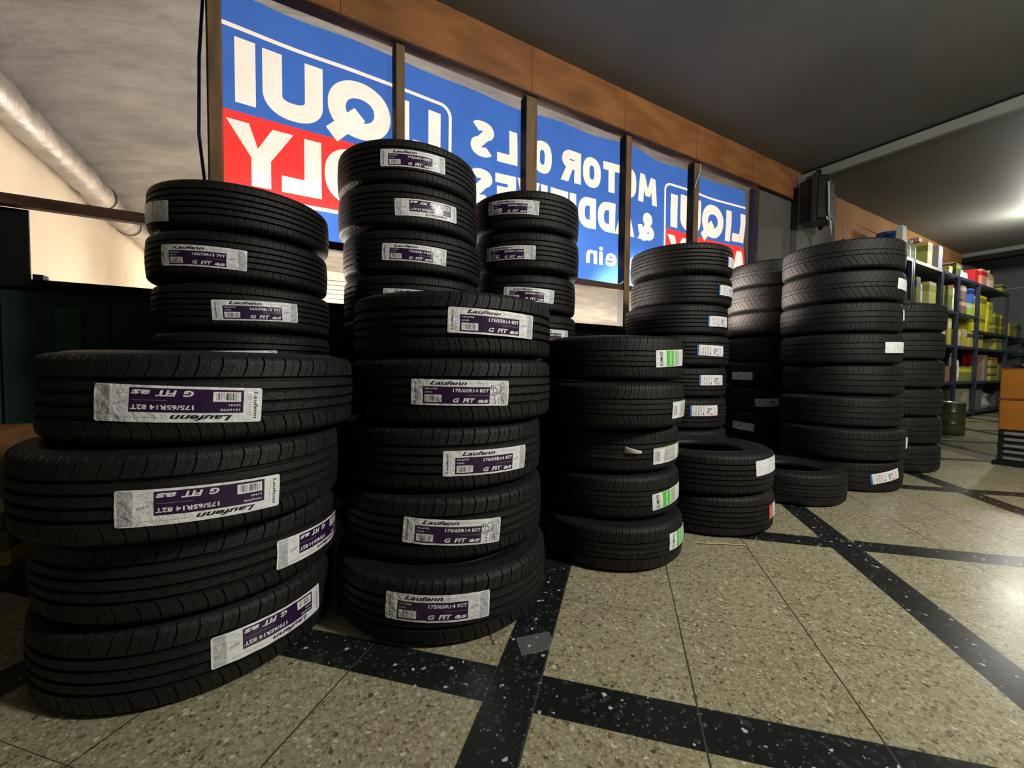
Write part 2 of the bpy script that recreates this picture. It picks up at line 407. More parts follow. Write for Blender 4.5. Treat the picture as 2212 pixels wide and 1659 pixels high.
def glyph(ch, w, h, t):
    """thick display letters in a w x h box, normal reading direction"""
    q = []; r = t/2
    if ch == 'I': q.append(rect(0, 0, w, h))
    elif ch == 'L': q += [rect(0, 0, t, h), rect(0, 0, w, t)]
    elif ch == 'T': q += [rect(w/2-r, 0, w/2+r, h), rect(0, h-t, w, h)]
    elif ch == 'E': q += [rect(0, 0, t, h), rect(0, 0, w, t), rect(0, h-t, w, h), rect(0, h/2-r, w*.92, h/2+r)]
    elif ch == 'O': q += ribbon(ell(w/2, h/2, w/2-r, h/2-r, 0, 354, 43, 2.5), t, True)
    elif ch == 'Q':
        q += ribbon(ell(w/2, h/2, w/2-r, h/2-r, 0, 354, 47, 2.1), t, True)
        q.append([(w*.42, h*.34), (w*.42+t*.62, h*.34+t*.62), (w*1.03, h*.06), (w*1.03-t*.62, h*.06-t*.72)])
    elif ch == 'U': q += ribbon([(r, h), (r, h*.42)]+ell(w/2, h*.36, w/2-r, h*.36-r, 180, 360, 22, 2.3)+[(w-r, h*.42), (w-r, h)], t)
    elif ch == 'D': q += ribbon([(0, h-r), (w*.42, h-r)]+ell(w*.42, h/2, w*.58-r, h/2-r, 90, -90, 20, 2.5)+[(0, r)], t)+[rect(0, 0, t, h)]
    elif ch == 'R':
        q += [rect(0, 0, t, h)]+ribbon([(0, h-r), (w*.5, h-r)]+ell(w*.5, h*.71, w*.46-r, h*.29-r, 90, -90, 16, 2.3)+[(0, h*.42+r)], t)
        q.append([(w*.4, h*.46), (w*.4+t*1.05, h*.46), (w, 0), (w-t*1.12, 0)])
    elif ch == 'Y':
        q += [rect(w/2-r, 0, w/2+r, h*.48)]
        q += [[(w/2-r, h*.46), (w/2+r*.2, h*.34), (w/2+r, h*.46), (t*1.12, h), (0, h)][::1], [(w/2+r, h*.46), (w/2-r, h*.46), (w/2-r*.2, h*.4), (w-t*1.12, h), (w, h)]]
    elif ch == 'V': q += [[(0, h), (t*1.05, h), (w/2+t*.5, 0), (w/2-t*.5, 0)], [(w, h), (w-t*1.05, h), (w/2-t*.5, 0), (w/2+t*.5, 0)]]
    elif ch == 'A': q += [[(0, 0), (t*1.05, 0), (w/2+t*.5, h), (w/2-t*.5, h)], [(w, 0), (w-t*1.05, 0), (w/2-t*.5, h), (w/2+t*.5, h)], rect(w*.26, h*.18, w*.74, h*.18+t*.75)]
    elif ch == 'M':
        k = w*.075
        q += [[(k, 0), (k, 0), (0, 0), (0, 0)]] if False else []
        q += [[(0, 0), (t, 0), (t+k, h), (k, h)], [(w-t, 0), (w, 0), (w-k, h), (w-k-t, h)]]
        q += [[(k, h), (k+t*.95, h), (w/2+t*.42, h*.26), (w/2-t*.42, h*.26)], [(w-k-t*.95, h), (w-k, h), (w/2+t*.42, h*.26), (w/2-t*.42, h*.26)]]
    elif ch == 'S':
        pts = ell(w*.52, h*.735, w*.48-r, h*.265-r, 28, 90, 6, 2.2)+ell(w*.47, h*.735, w*.47-r, h*.265-r, 96, 250, 14, 2.2)
        pts += ell(w*.5, h*.265+t*.05, w*.5-r, h*.265-r+t*.05, 70, -90, 14, 2.2)+ell(w*.48, h*.265+t*.05, w*.48-r, h*.265-r+t*.05, -96, -150, 6, 2.2)
        q += ribbon(pts, t)
    elif ch == '&':
        q += ribbon(ell(w*.42, h*.76, w*.27-r*.8, h*.24-r*.8, 0, 350, 21, 2.0), t*.86, True)
        q += ribbon(ell(w*.38, h*.28, w*.38-r, h*.28-r, 60, 330, 20, 2.0), t*.92)
        q += [[(w*.24, h*.62), (w*.24+t*1.05, h*.62), (w, 0), (w-t*1.2, 0)]]
        q += ribbon([(w*.52, h*.56), (w*.36, h*.5)], t*.8)
        q += ribbon([(w*.86, h*.52), (w*.82, h*.3), (w*.64, h*.08), (w*.4, r)], t*.85)
    return q
_tc = {}
def text(s, h, bold=.02, shear=0, wx=1.0):
    """font text as triangles; origin at left of the baseline, cap height h"""
    key = (s, bold, shear)
    if key not in _tc:
        cu = bpy.data.curves.new('t', 'FONT'); cu.body = s; cu.size = 1; cu.offset = bold; cu.shear = shear; cu.resolution_u = 2
        ob = bpy.data.objects.new('t', cu); C.objects.link(ob)
        me = bpy.data.meshes.new_from_object(ob.evaluated_get(bpy.context.evaluated_depsgraph_get()))
        _tc[key] = [[(me.vertices[i].co.x, me.vertices[i].co.y) for i in p.vertices] for p in me.polygons]
        bpy.data.objects.remove(ob); bpy.data.curves.remove(cu); bpy.data.meshes.remove(me)
    F = _tc[key]; x0 = min(p[0] for f in F for p in f); x1 = max(p[0] for f in F for p in f)
    k = h/.73
    return [[((p[0]-x0)*k*wx, p[1]*k) for p in f] for f in F], (x1-x0)*k*wx
def fit_text(s, x0, y0, x1, h, bold=.02, shear=0):
    F, w = text(s, h, bold, shear); k = (x1-x0)/w
    return [[(x0+p[0]*k, y0+p[1]) for p in f] for f in F]
def rot(F, cx, cy, a):
    c, s = math.cos(a), math.sin(a)
    return [[(cx+p[0]*c-p[1]*s, cy+p[0]*s+p[1]*c) for p in f] for f in F]

# ------------------------------------------------------------------ banner (seen from its back, so everything is mirrored)
BX0, BX1, BZ0, BZ1 = -.255, 4.10, 1.338, 2.45
fs = []
def put(ch, x0, x1, z0, z1, t, m_=1):
    w = x1-x0
    for p in glyph(ch, w, z1-z0, t): fs.append(([(x1-a, z0+c) for a, c in p], m_))
def logo(xa, xb, letters, x_out):
    # outline box, red field and white rule; letters (reading order) carry mirrored x ranges
    fs.append((rect(xa+.03, 1.512, xb-.02, 1.897), 2))
    for pts in (ribbon([(xa+.01, 1.505), (xa+.01, 2.22)]+ell(xa+.075, 2.222, .065, .065, 180, 90, 8)+[(xb-.075, 2.287)]+ell(xb-.075, 2.222, .065, .065, 90, 0, 8)+[(xb-.01, 1.57)]+ell(xb-.075, 1.57, .065, .065, 0, -90, 8)+[(xa+.075, 1.505)]+ell(xa+.075, 1.57, .065, .065, -90, -180, 8), .02),):
        fs.extend((p, 1) for p in pts)
    for ch, p, q, lo, hi, t in letters: put(ch, p, q, lo, hi, t)
T1 = .086
logo(-.34, .975, [('L', .727, .902, 1.94, 2.225, .078), ('I', .62, .706, 1.94, 2.228, T1), ('Q', .267, .598, 1.93, 2.236, .09), ('U', -.033, .243, 1.925, 2.236, T1), ('I', -.148, -.062, 1.94, 2.242, T1),
    ('M', .595, .93, 1.558, 1.855, .08), ('O', .25, .572, 1.553, 1.86, .088), ('L', .047, .234, 1.558, 1.853, .082), ('Y', -.187, .102, 1.558, 1.856, .084)], 0)
logo(2.925, 4.24, [('L', 3.905, 4.09, 1.937, 2.215, .078), ('I', 3.795, 3.878, 1.925, 2.22, T1), ('Q', 3.42, 3.755, 1.92, 2.23, .09), ('U', 3.125, 3.40, 1.915, 2.23, T1), ('I', 3.005, 3.09, 1.92, 2.21, T1),
    ('M', 3.77, 4.09, 1.55, 1.85, .08), ('O', 3.42, 3.74, 1.545, 1.855, .088), ('L', 3.21, 3.39, 1.55, 1.85, .082), ('Y', 2.97, 3.255, 1.55, 1.85, .084)], 0)
za, zb, tt = 2.05, 2.278, .062
for ch, p, q in (('M', 2.60, 2.832), ('O', 2.41, 2.575), ('T', 2.225, 2.39), ('O', 2.027, 2.20), ('R', 1.82, 2.008), ('O', 1.568, 1.735), ('I', 1.488, 1.55), ('L', 1.296, 1.448), ('S', 1.105, 1.272)): put(ch, p, q, za, zb, tt)
za, zb = 1.742, 1.972
for ch, p, q in (('&', 2.598, 2.805), ('A', 2.352, 2.562), ('D', 2.176, 2.352), ('D', 1.985, 2.158), ('I', 1.905, 1.965), ('T', 1.728, 1.89), ('I', 1.641, 1.70), ('V', 1.448, 1.632), ('E', 1.284, 1.438), ('S', 1.098, 1.262)): put(ch, p, q, za, zb, tt)
for wd, p, q in (('Made', 2.255, 2.80), ('in', 2.07, 2.23), ('Germany', 1.09, 1.98)):
    for f in fit_text(wd, 0, 1.485, q-p, .15, .022): fs.append(([(q-a, c) for a, c in f], 1))
# clip everything to the cloth by keeping it inside its outline
V, T, M_ = art(rect(BX0, BZ0, BX1, BZ1), [(f, {1: 1, 2: 2}[mm]) for f, mm in fs], 60, 18, 1e-5)
def bw(x, z):
    k = min(1, max(0, (z-2.2)/.25)); e = max(0, (x-3.2)/.9)
    return .006*math.sin(x*7)+k*.012*math.sin(x*9+1)+.006*noise.noise(Vector((x*3, z*3, 0)))+e*.008*math.sin(z*14)
vs = []
for xx, zz in V:
    k = (zz-BZ0)/(BZ1-BZ0)
    zt = zz + k*(.065*max(0, 1-abs(xx-.15)/.75)*.0 - .012 + .012*math.sin(xx*3.3)+(.03 if xx < .5 else 0)*min(1, (.5-xx) if xx < .5 else 0)*2) + (1-k)*.006*math.sin(xx*5)
    vs.append((xx, YW+.062+bw(xx, zz), zt))
b = MB(); b.add(vs, T); b.mi = M_
ban = b.build('banner', [ban_blue, ban_white, ban_red], smooth=False, fix=False)
for p in ban.data.polygons: p.use_smooth = True
tag(ban, 'long backlit blue, red and white advertising banner hung outside the timber frame, lettering seen mirrored', 'banner')
# folded hem hanging free at the right end
b = MB(); n = 16; vv = []
for i in range(n+1):
    t0 = i/n; z = 2.44-1.02*t0; wd = .015+.12*min(1, t0*2.2)*(.8+.2*math.sin(t0*6))
    vv += [(4.06, YW-.004, z), (4.075+wd*.5, YW-.03-.02*math.sin(t0*5), z), (4.08+wd, YW-.008, z)]
for i in range(n):
    a = i*3; b.f += [(a, a+1, a+4, a+3), (a+1, a+2, a+5, a+4)]; b.mi += [0, 0]
b.v = vv
o = b.build('folded_end', mat('banner_hem', (.02, .022, .045), .7, .2), ban, smooth=True); so = o.modifiers.new('t', 'SOLIDIFY'); so.thickness = .003
b = MB(); b.tube([(-.262, YW+.05, 2.47), (-.285, YW+.045, 2.1), (-.292, YW+.05, 1.75), (-.27, YW+.05, 1.5), (-.262, YW+.05, 1.35)], .007, 8)
b.build('rolled_edge', mat('banner_edge', (.02, .04, .13), .7, .2), ban, smooth=True)
# knot of string on the fourth stud
b = MB(); b.tube([(3.262, YW-.03, 2.47), (3.25, YW-.032, 2.40), (3.215, YW-.034, 2.33), (3.19, YW-.03, 2.25)], .006, 6)
tag(b.build('string', mat('string', (.5, .45, .38), .8), smooth=True), 'pale string hanging from the top of the last timber stud before the grey wall', 'string')

# ------------------------------------------------------------------ tyre stickers
st_w = noisy('sticker_white', (.76, .76, .77), .35, .5, .07, 30, .35, 90)
st_g = noisy('sticker_silver', (.5, .5, .5), .3, .6, .15, 40, .5, 90)
st_pu = mat('sticker_purple', (.028, .009, .045), .3, .5); st_bk = mat('sticker_black', (.012, .012, .014), .4, .4)
st_gr = mat('sticker_green', (.09, .55, .06), .35, .5); st_pg = mat('sticker_pale_green', (.42, .55, .36), .4, .4)
st_bl = mat('sticker_blue', (.03, .12, .45), .35, .5); st_rd = mat('sticker_red', (.6, .05, .03), .35, .5); st_or = mat('sticker_orange', (.8, .3, .06), .35, .5)
st_mg = mat('sticker_mid_grey', (.3, .3, .31), .4, .4)
SM = [st_w, st_pu, st_bk, st_gr, st_pg, st_bl, st_rd, st_or, st_g, st_mg]
W_, PU, BK, GR, PG, BL, RD, OR, SG, MG = range(10)
rnd = random.Random(5)
def barcode(x0, y0, x1, y1, out, seed=1):
    rr = random.Random(seed); x = x0+(x1-x0)*.1
    while x < x1-(x1-x0)*.12:
        w = rr.choice((.0005, .0008, .0014)); out.append((rect(x, y0+(y1-y0)*.12, x+w, y1-(y1-y0)*.15), BK)); x += w+rr.choice((.0006, .001, .0018))
def d_purple(size, scribble=False):
    L, H = .25, .064; o = []
    a = lambda F, m_: o.extend((f, m_) for f in F)
    X = lambda p: p*L; Y = lambda p: p*H
    a(fit_text('Laufenn', X(.185), Y(.80), X(.55), Y(.15), .035, .35), BK)
    F, w = text('Laufenn', .007, .02, .2); k = Y(.8)/w
    a(rot([[(p[0]*k, p[1]*.9) for p in f] for f in F], X(.052), Y(.1), math.pi/2), BK)
    for i in range(9): o.append((rect(X(.075), Y(.16+.075*i), X(.08), Y(.2+.075*i)), MG))
    o.append((rect(X(.12), Y(.07), X(.785), Y(.73)), PU))
    a(fit_text(size, X(.415), Y(.53), X(.775), Y(.125), .03), W_)
    a(fit_text('G', X(.415), Y(.13), X(.478), Y(.16), .04, .2), W_); a(fit_text('FIT', X(.512), Y(.13), X(.635), Y(.16), .04, .2), W_); a(fit_text('as', X(.66), Y(.13), X(.775), Y(.165), .035, .2), W_)
    o.append((rect(X(.57), Y(.395), X(.77), Y(.405)), MG))
    a(fit_text('1016770', X(.14), Y(.61), X(.26), Y(.06), .02), W_); a(fit_text('LH41', X(.14), Y(.48), X(.21), Y(.06), .02), W_)
    o.append((rect(X(.137), Y(.13), X(.305), Y(.41)), W_)); barcode(X(.137), Y(.13), X(.305), Y(.41), o)
    for i in range(14): o.append((rect(X(.585+.02*i), Y(.86), X(.597+.02*i), Y(.885)), MG))
    o.append((rect(X(.90), Y(.03), X(.985), Y(.97)), SG))
    o.extend((p, MG) for p in ribbon([(X(.92), Y(.3)), (X(.945), Y(.7)), (X(.97), Y(.3))], .0012, True))
    for i in range(6): o.append((rect(X(.81+.012*i), Y(.42+.012*i), X(.818+.012*i), Y(.5+.012*i)), MG))
    o.append((rect(X(.82), Y(.22), X(.85), Y(.235)), MG)); a(fit_text('LH41', X(.82), Y(.1), X(.86), Y(.05), .01), MG)
    if scribble:
        for pts in ([(.80, .78), (.775, .6), (.80, .42)], [(.825, .8), (.80, .78), (.80, .68), (.83, .7), (.825, .8), (.82, .5)], [(.88, .82), (.85, .82), (.845, .68), (.87, .66), (.86, .52), (.835, .52)],
                    [(.885, .86), (.905, .7), (.885, .48)], [(.80, .41), (.83, .42), (.90, .5), (.925, .74)], [(.86, .36), (.84, .36), (.835, .24), (.855, .22), (.85, .1), (.83, .1)], [(.89, .36), (.885, .1)], [(.93, .36), (.915, .2), (.945, .22), (.94, .08)]):
            o.extend((p, BK) for p in ribbon([(X(p[0]), Y(p[1])) for p in pts], .0016))
    base = [(p[0], p[1]) for p in rrect(0, 0, L, H, .004)]
    return L, H, art(base, o, 26, 5, 1e-6)
def d_green(grey=False):
    L, H = .175, .056; o = []; X = lambda p: p*L; Y = lambda p: p*H
    if not grey:
        F, w = text('KUMHO', .013, .03); k = Y(.82)/w
        o.extend((f, BK) for f in rot([[(p[0]*k, p[1]) for p in f] for f in F], X(.17), Y(.09), math.pi/2))
        o.append((rect(X(.27), Y(.03), X(.5), Y(.97)), GR))
        o.append((rect(X(.52), Y(.05), X(.75), Y(.95)), PG))
        F, w = text('ECOWING', .010, .03); k = Y(.8)/w
        o.extend((f, W_) for f in rot([[(p[0]*k, p[1]) for p in f] for f in F], X(.42), Y(.1), math.pi/2))
        F, w = text('155/70R13', .009, .02); k = Y(.8)/w
        o.extend((f, MG) for f in rot([[(p[0]*k, p[1]) for p in f] for f in F], X(.62), Y(.1), math.pi/2))
        for i in range(8): o.append((rect(X(.84), Y(.1+.1*i), X(.875), Y(.16+.1*i)), MG))
    else:
        barcode(X(.02), Y(.1), X(.18), Y(.9), o, 4)
        o.append((rect(X(.3), Y(.08), X(.72), Y(.92)), SG)); o.append((rect(X(.0), Y(.93), X(1), Y(1)), PG)); o.append((rect(X(.86), Y(0), X(1), Y(1)), PG))
        for x in (.42, .6): o.extend((p, W_) for p in ribbon([(X(x), Y(.15)), (X(x), Y(.85)), (X(x+.08), Y(.85)), (X(x+.08), Y(.4))], .0016))
    return L, H, art(rrect(0, 0, L, H, .003), o, 18, 4, 1e-6)
def d_rating(flip=False, seed=0):
    L, H = .175, .056; o = []; rr = random.Random(seed); X = lambda p: p*L; Y = lambda p: p*H
    o.append((rect(0, 0, X(.055), Y(1)), BL))
    for i in range(14): o.append((rect(X(.09), Y(.08+.06*i), X(.105), Y(.11+.06*i)), RD if i < 8 else MG))
    for x in (.17, .25, .33):
        for i in range(6): o.append((rect(X(x), Y(.12+.13*i), X(x+.035), Y(.19+.13*i+.02*rr.random())), MG if x < .3 else RD if i > 3 else MG))
    o.append((rect(X(.42), Y(.08), X(.45), Y(.3)), BK)); o.append((rect(X(.44), Y(.35), X(.455), Y(.92)), MG))
    for i in range(5): o.append((rect(X(.56), Y(.2+.11*i), X(.62+.035*i), Y(.27+.11*i)), (BL, BL, BL, MG, BL)[i]))
    o.append((rect(X(.7), Y(.08), X(.77), Y(.22)), RD)); o.append((rect(X(.62), Y(.08), X(.66), Y(.2)), OR))
    for i in range(5): o.append((rect(X(.82+.03*(i % 2)), Y(.15+.15*i), X(.85+.03*(i % 2)), Y(.22+.15*i)), BK if i % 2 else MG))
    return L, H, art(rrect(0, 0, L, H, .003), o, 16, 4, 1e-6)
def d_plain(seed=1, red=False):
    L, H = .17, .06; o = []; rr = random.Random(seed); X = lambda p: p*L; Y = lambda p: p*H
    if red:
        o.append((rect(0, 0, X(.22), Y(1)), RD))
        for i in range(6): o.append((rect(X(.06), Y(.1+.14*i), X(.13), Y(.17+.14*i)), W_))
    for i in range(26):
        x = .3+.62*rr.random(); y = .1+.75*rr.random(); s = .01+.02*rr.random()
        o.append((rect(X(x), Y(y), X(x+s), Y(y+s*2)), rr.choice((BK, MG, MG))))
    o.extend((p, MG) for p in ribbon([(X(.4), Y(.3)), (X(.5), Y(.55)), (X(.62), Y(.45)), (X(.8), Y(.6))], .001))
    return L, H, art(rrect(0, 0, L, H, .003), o, 14, 4, 1e-6)
def d_silver():
    L, H = .2, .062; o = []
    o.append((rect(.12, 0, .19, H), W_))
    o.append((rect(.02, .03, .06, .034), MG)); o.append((rect(.03, .02, .07, .023), MG)); o.append((rect(.125, 0, .13, H), MG))
    return L, H, art(rrect(0, 0, L, H, .003), o, 20, 6, 1e-6)
DES = {'P14': d_purple('175/65R14 82T'), 'P14s': d_purple('175/65R14 82T', True), 'P13': d_purple('165/70R13 79T'), 'P60': d_purple('185/60R14 82H'),
       'G': d_green(), 'Gg': d_green(True), 'E': d_rating(seed=1), 'E2': d_rating(seed=7), 'W': d_plain(3), 'W2': d_plain(8), 'Wr': d_plain(5, True), 'S': d_silver()}
def crown(z, tw, ht):
    a = abs(z)
    if a <= tw: return .003*(a/tw)**2
    k = min(1, (a-tw)/(ht-.005-tw)); return .003+.027*(1-math.sqrt(max(0, 1-k*k*.96)))
def sticker(parent, des, Rr, w, ang, dz, tilt, flip, hs=1.0, seed=0):
    L, H, (V, T, Ms) = DES[des]; hs = hs; ht = w/2; tw = w/2-.024
    ct, st = math.cos(tilt), math.sin(tilt); sg = -1 if flip else 1; vs = []
    for u, v in V:
        u0 = (u-L/2)*sg; v0 = (v-H/2)*hs*sg
        a = u0*ct-v0*st; c = u0*st+v0*ct+dz
        cr = .0011*noise.noise(Vector((u*42+seed*7, v*30, seed)))+.0009*noise.noise(Vector((u*110+seed*3, v*60, seed+5)))
        r = Rr-crown(c, tw, ht)+.0022+cr
        th = R(ang)+a/Rr
        vs.append((r*math.cos(th), r*math.sin(th), ht+c))
    me = bpy.data.meshes.new('sticker'); me.from_pydata(vs, [], T)
    for mm in SM: me.materials.append(mm)
    me.polygons.foreach_set('material_index', Ms); me.polygons.foreach_set('use_smooth', [True]*len(T))
    o = link('sticker', me, parent)
    return o

# ------------------------------------------------------------------ tyres
def tread_profile(w, kind):
    s = w/.172; tw = w/2-.024; ht = w/2; gd = .009
    G = {'A': [(-.034, .0095), (-.0115, .008), (.0115, .008), (.034, .0095)], 'B': [(-.03, .0045), (-.012, .003), (.008, .003), (.026, .0045)],
         'C': [(-.042, .006), (-.02, .006), (.0, .006), (.02, .006), (.042, .006)], 'V': [(-.012, .004), (.012, .004)], 'D': [(-.03, .004), (0, .004), (.03, .004)]}[kind]
    rows = []
    def r(z, d=0, zone=0): rows.append((z, crown(z, tw, ht)+d, zone))
    nsh = 7
    for i in range(nsh): z = -(ht-.006) + (ht-.006-tw)*i/nsh; r(z, 0, 1 if i > 1 else 0)
    edge = -tw; gs = [(g*s, gw) for g, gw in G]
    for j, (g, gw) in enumerate(gs+[(None, None)]):
        end = (g-gw/2) if g is not None else tw
        n = 4; zone = 1 if j == 0 or g is None else 2+j
        for i in range(n+1):
            z = edge+(end-edge)*i/n
            r(z, 0, zone if 0 < i < n or (j == 0 and i < n) or (g is None and i > 0) else (zone if zone == 1 else 0))
        if g is not None: r(g-gw*.3, gd, 0); r(g+gw*.3, gd, 0); edge = g+gw/2
    for i in range(1, nsh+1): z = tw + (ht-.006-tw)*i/nsh; r(z, 0, 1 if i < nsh-1 else 0)
    return rows
_tm = {}
def tyre_meshes(Rr, w, kind):
    key = (round(Rr, 3), round(w, 3), kind)
    if key in _tm: return _tm[key]
    rows = tread_profile(w, kind); ht = w/2
    N = {'A': 54, 'B': 72, 'C': 84, 'V': 56, 'D': 80}[kind]
    cols = [(0, 0, 0), (.015, 1, 0), (.085, 1, 0), (.10, 0, 0), (.5, 0, 0), (.512, 0, 1), (.548, 0, 1), (.56, 0, 0)]
    pitch = 2*math.pi/N; vs = []; seg = N*len(cols)
    for z, d, zone in rows:
        a = abs(z)
        if kind == 'V': sh = a*12*pitch/.6
        elif zone == 1 or a > .04: sh = .22*pitch*math.sin((a-.04)*60)
        else: sh = (z-.0)*(28 if kind in 'AB' else 14)*pitch
        for i in range(N):
            jit = .18*math.sin(i*2.4)
            for fr, big, small in cols:
                dep = 0
                if kind == 'V':
                    if zone: dep = .002*big
                elif zone == 1: dep = (.0045*big+.0011*small)*(1 if kind != 'C' else .6)
                elif zone >= 2 and kind in 'AB':
                    # short notches growing from one side of each rib
                    dep = .003*big if (z > 0) == (zone % 2 == 0) or zone == 3 and kind == 'B' else 0
                elif zone >= 2: dep = .0016*big
                th = (i+fr+jit*.5)*pitch+sh
                rad = Rr-d-dep
                vs.append((rad*math.cos(th), rad*math.sin(th), z+ht))
    nr = len(rows)
    fcs = [(i*seg+j, i*seg+(j+1) % seg, (i+1)*seg+(j+1) % seg, (i+1)*seg+j) for i in range(nr-1) for j in range(seg)]
    me = bpy.data.meshes.new('tread'); me.from_pydata(vs, [], fcs); me.materials.append(rubber)
    me.polygons.foreach_set('use_smooth', [True]*len(fcs)); me.set_sharp_from_angle(angle=R(40))
    # sidewall: shoulder edge -> bulge -> bead -> lining
    d0 = rows[0][1]; k = ht/.086
    prof = [(Rr-d0+.0005, -(ht-.006)), (Rr-.036, -(ht-.0035)), (Rr-.043, -(ht-.0015)), (Rr-.05, -ht), (Rr-.056, -ht+.001), (Rr-.0565, -ht+.0018), (Rr-.075, -ht+.003), (Rr-.0755, -ht+.0022), (Rr-.078, -ht+.0022), (Rr-.0785, -ht+.004),
            (Rr-.09, -ht+.009), (Rr-.1, -ht+.016), (Rr-.108, -ht+.02), (Rr-.113, -ht+.026), (Rr-.116, -ht+.036), (Rr-.112, -ht+.043), (Rr-.095, -ht+.036), (Rr-.075, -ht+.022), (Rr-.05, -ht+.014), (Rr-.028, -ht+.018), (Rr-.017, -ht+.03), (Rr-.014, 0)]
    out = []
    for sgn in (1, -1):
        sseg = 120; b = MB()
        b.v = [(r*math.cos(2*math.pi*j/sseg), r*math.sin(2*math.pi*j/sseg), ht+sgn*z) for r, z in prof for j in range(sseg)]
        for i in range(len(prof)-1):
            for j in range(sseg):
                f = (i*sseg+j, (i+1)*sseg+j, (i+1)*sseg+(j+1) % sseg, i*sseg+(j+1) % sseg); b.f.append(f if sgn == 1 else f[::-1])
        ms = bpy.data.meshes.new('sidewall'); ms.from_pydata(b.v, [], b.f); ms.materials.append(rubber_side)
        ms.polygons.foreach_set('use_smooth', [True]*len(b.f)); ms.set_sharp_from_angle(angle=R(50)); out.append(ms)
    _tm[key] = (me, out[0], out[1]); return _tm[key]
ORD = {1: ['topmost'], 2: ['top', 'bottom'], 4: ['topmost', 'second from top', 'third from top', 'bottom']}
def ordinal(i, n):          # i counts from the floor, 1..n
    k = n-i
    if k == 0: return 'topmost tire'
    if i == 1: return 'bottom tire'
    return ['', 'second', 'third', 'fourth', 'fifth', 'sixth', 'seventh', 'eighth', 'ninth'][k] + ' tire from the top'
def stk_desc(des, flip):
    return {'P14': 'white and purple sticker', 'P14s': 'purple sticker scribbled with black pen', 'P13': 'white and purple sticker', 'P60': 'white and purple sticker', 'G': 'bright green and white sticker',
            'Gg': 'pale grey sticker edged green', 'E': 'blue-edged white sticker', 'E2': 'blue-edged white sticker', 'W': 'plain white sticker', 'W2': 'plain white sticker', 'Wr': 'white sticker with a red end', 'S': 'crumpled silver sticker', None: 'no sticker visible'}[des] + (' upside down' if flip and des[0] == 'P' else '')
tn = 0
def tyre(x, y, z, Rr, w, kind, where, i, n, group, des=None, ang=-90, dz=0, tilt=0, flip=False, hs=1.0, tilt_obj=(0, 0), label=None):
    global tn; tn += 1
    rz = R((tn*47) % 360)
    lab = label or f'{ordinal(i, n)} {where}, {stk_desc(des, flip)}'
    t = empty('tire', (x, y, z), 0, label=lab, cat='tire', group=group)
    t.rotation_euler = (tilt_obj[0], tilt_obj[1], 0)
    me, s1, s2 = tyre_meshes(Rr, w, kind)
    a = link('tread', me, t); a.rotation_euler = (0, 0, rz)
    for ms in (s1, s2): link('sidewall', ms, t).rotation_euler = (0, 0, rz)
    if des:
        s = sticker(t, des, Rr, w, ang, dz, tilt, flip, hs, tn); s['label'] = stk_desc(des, flip)
    return t
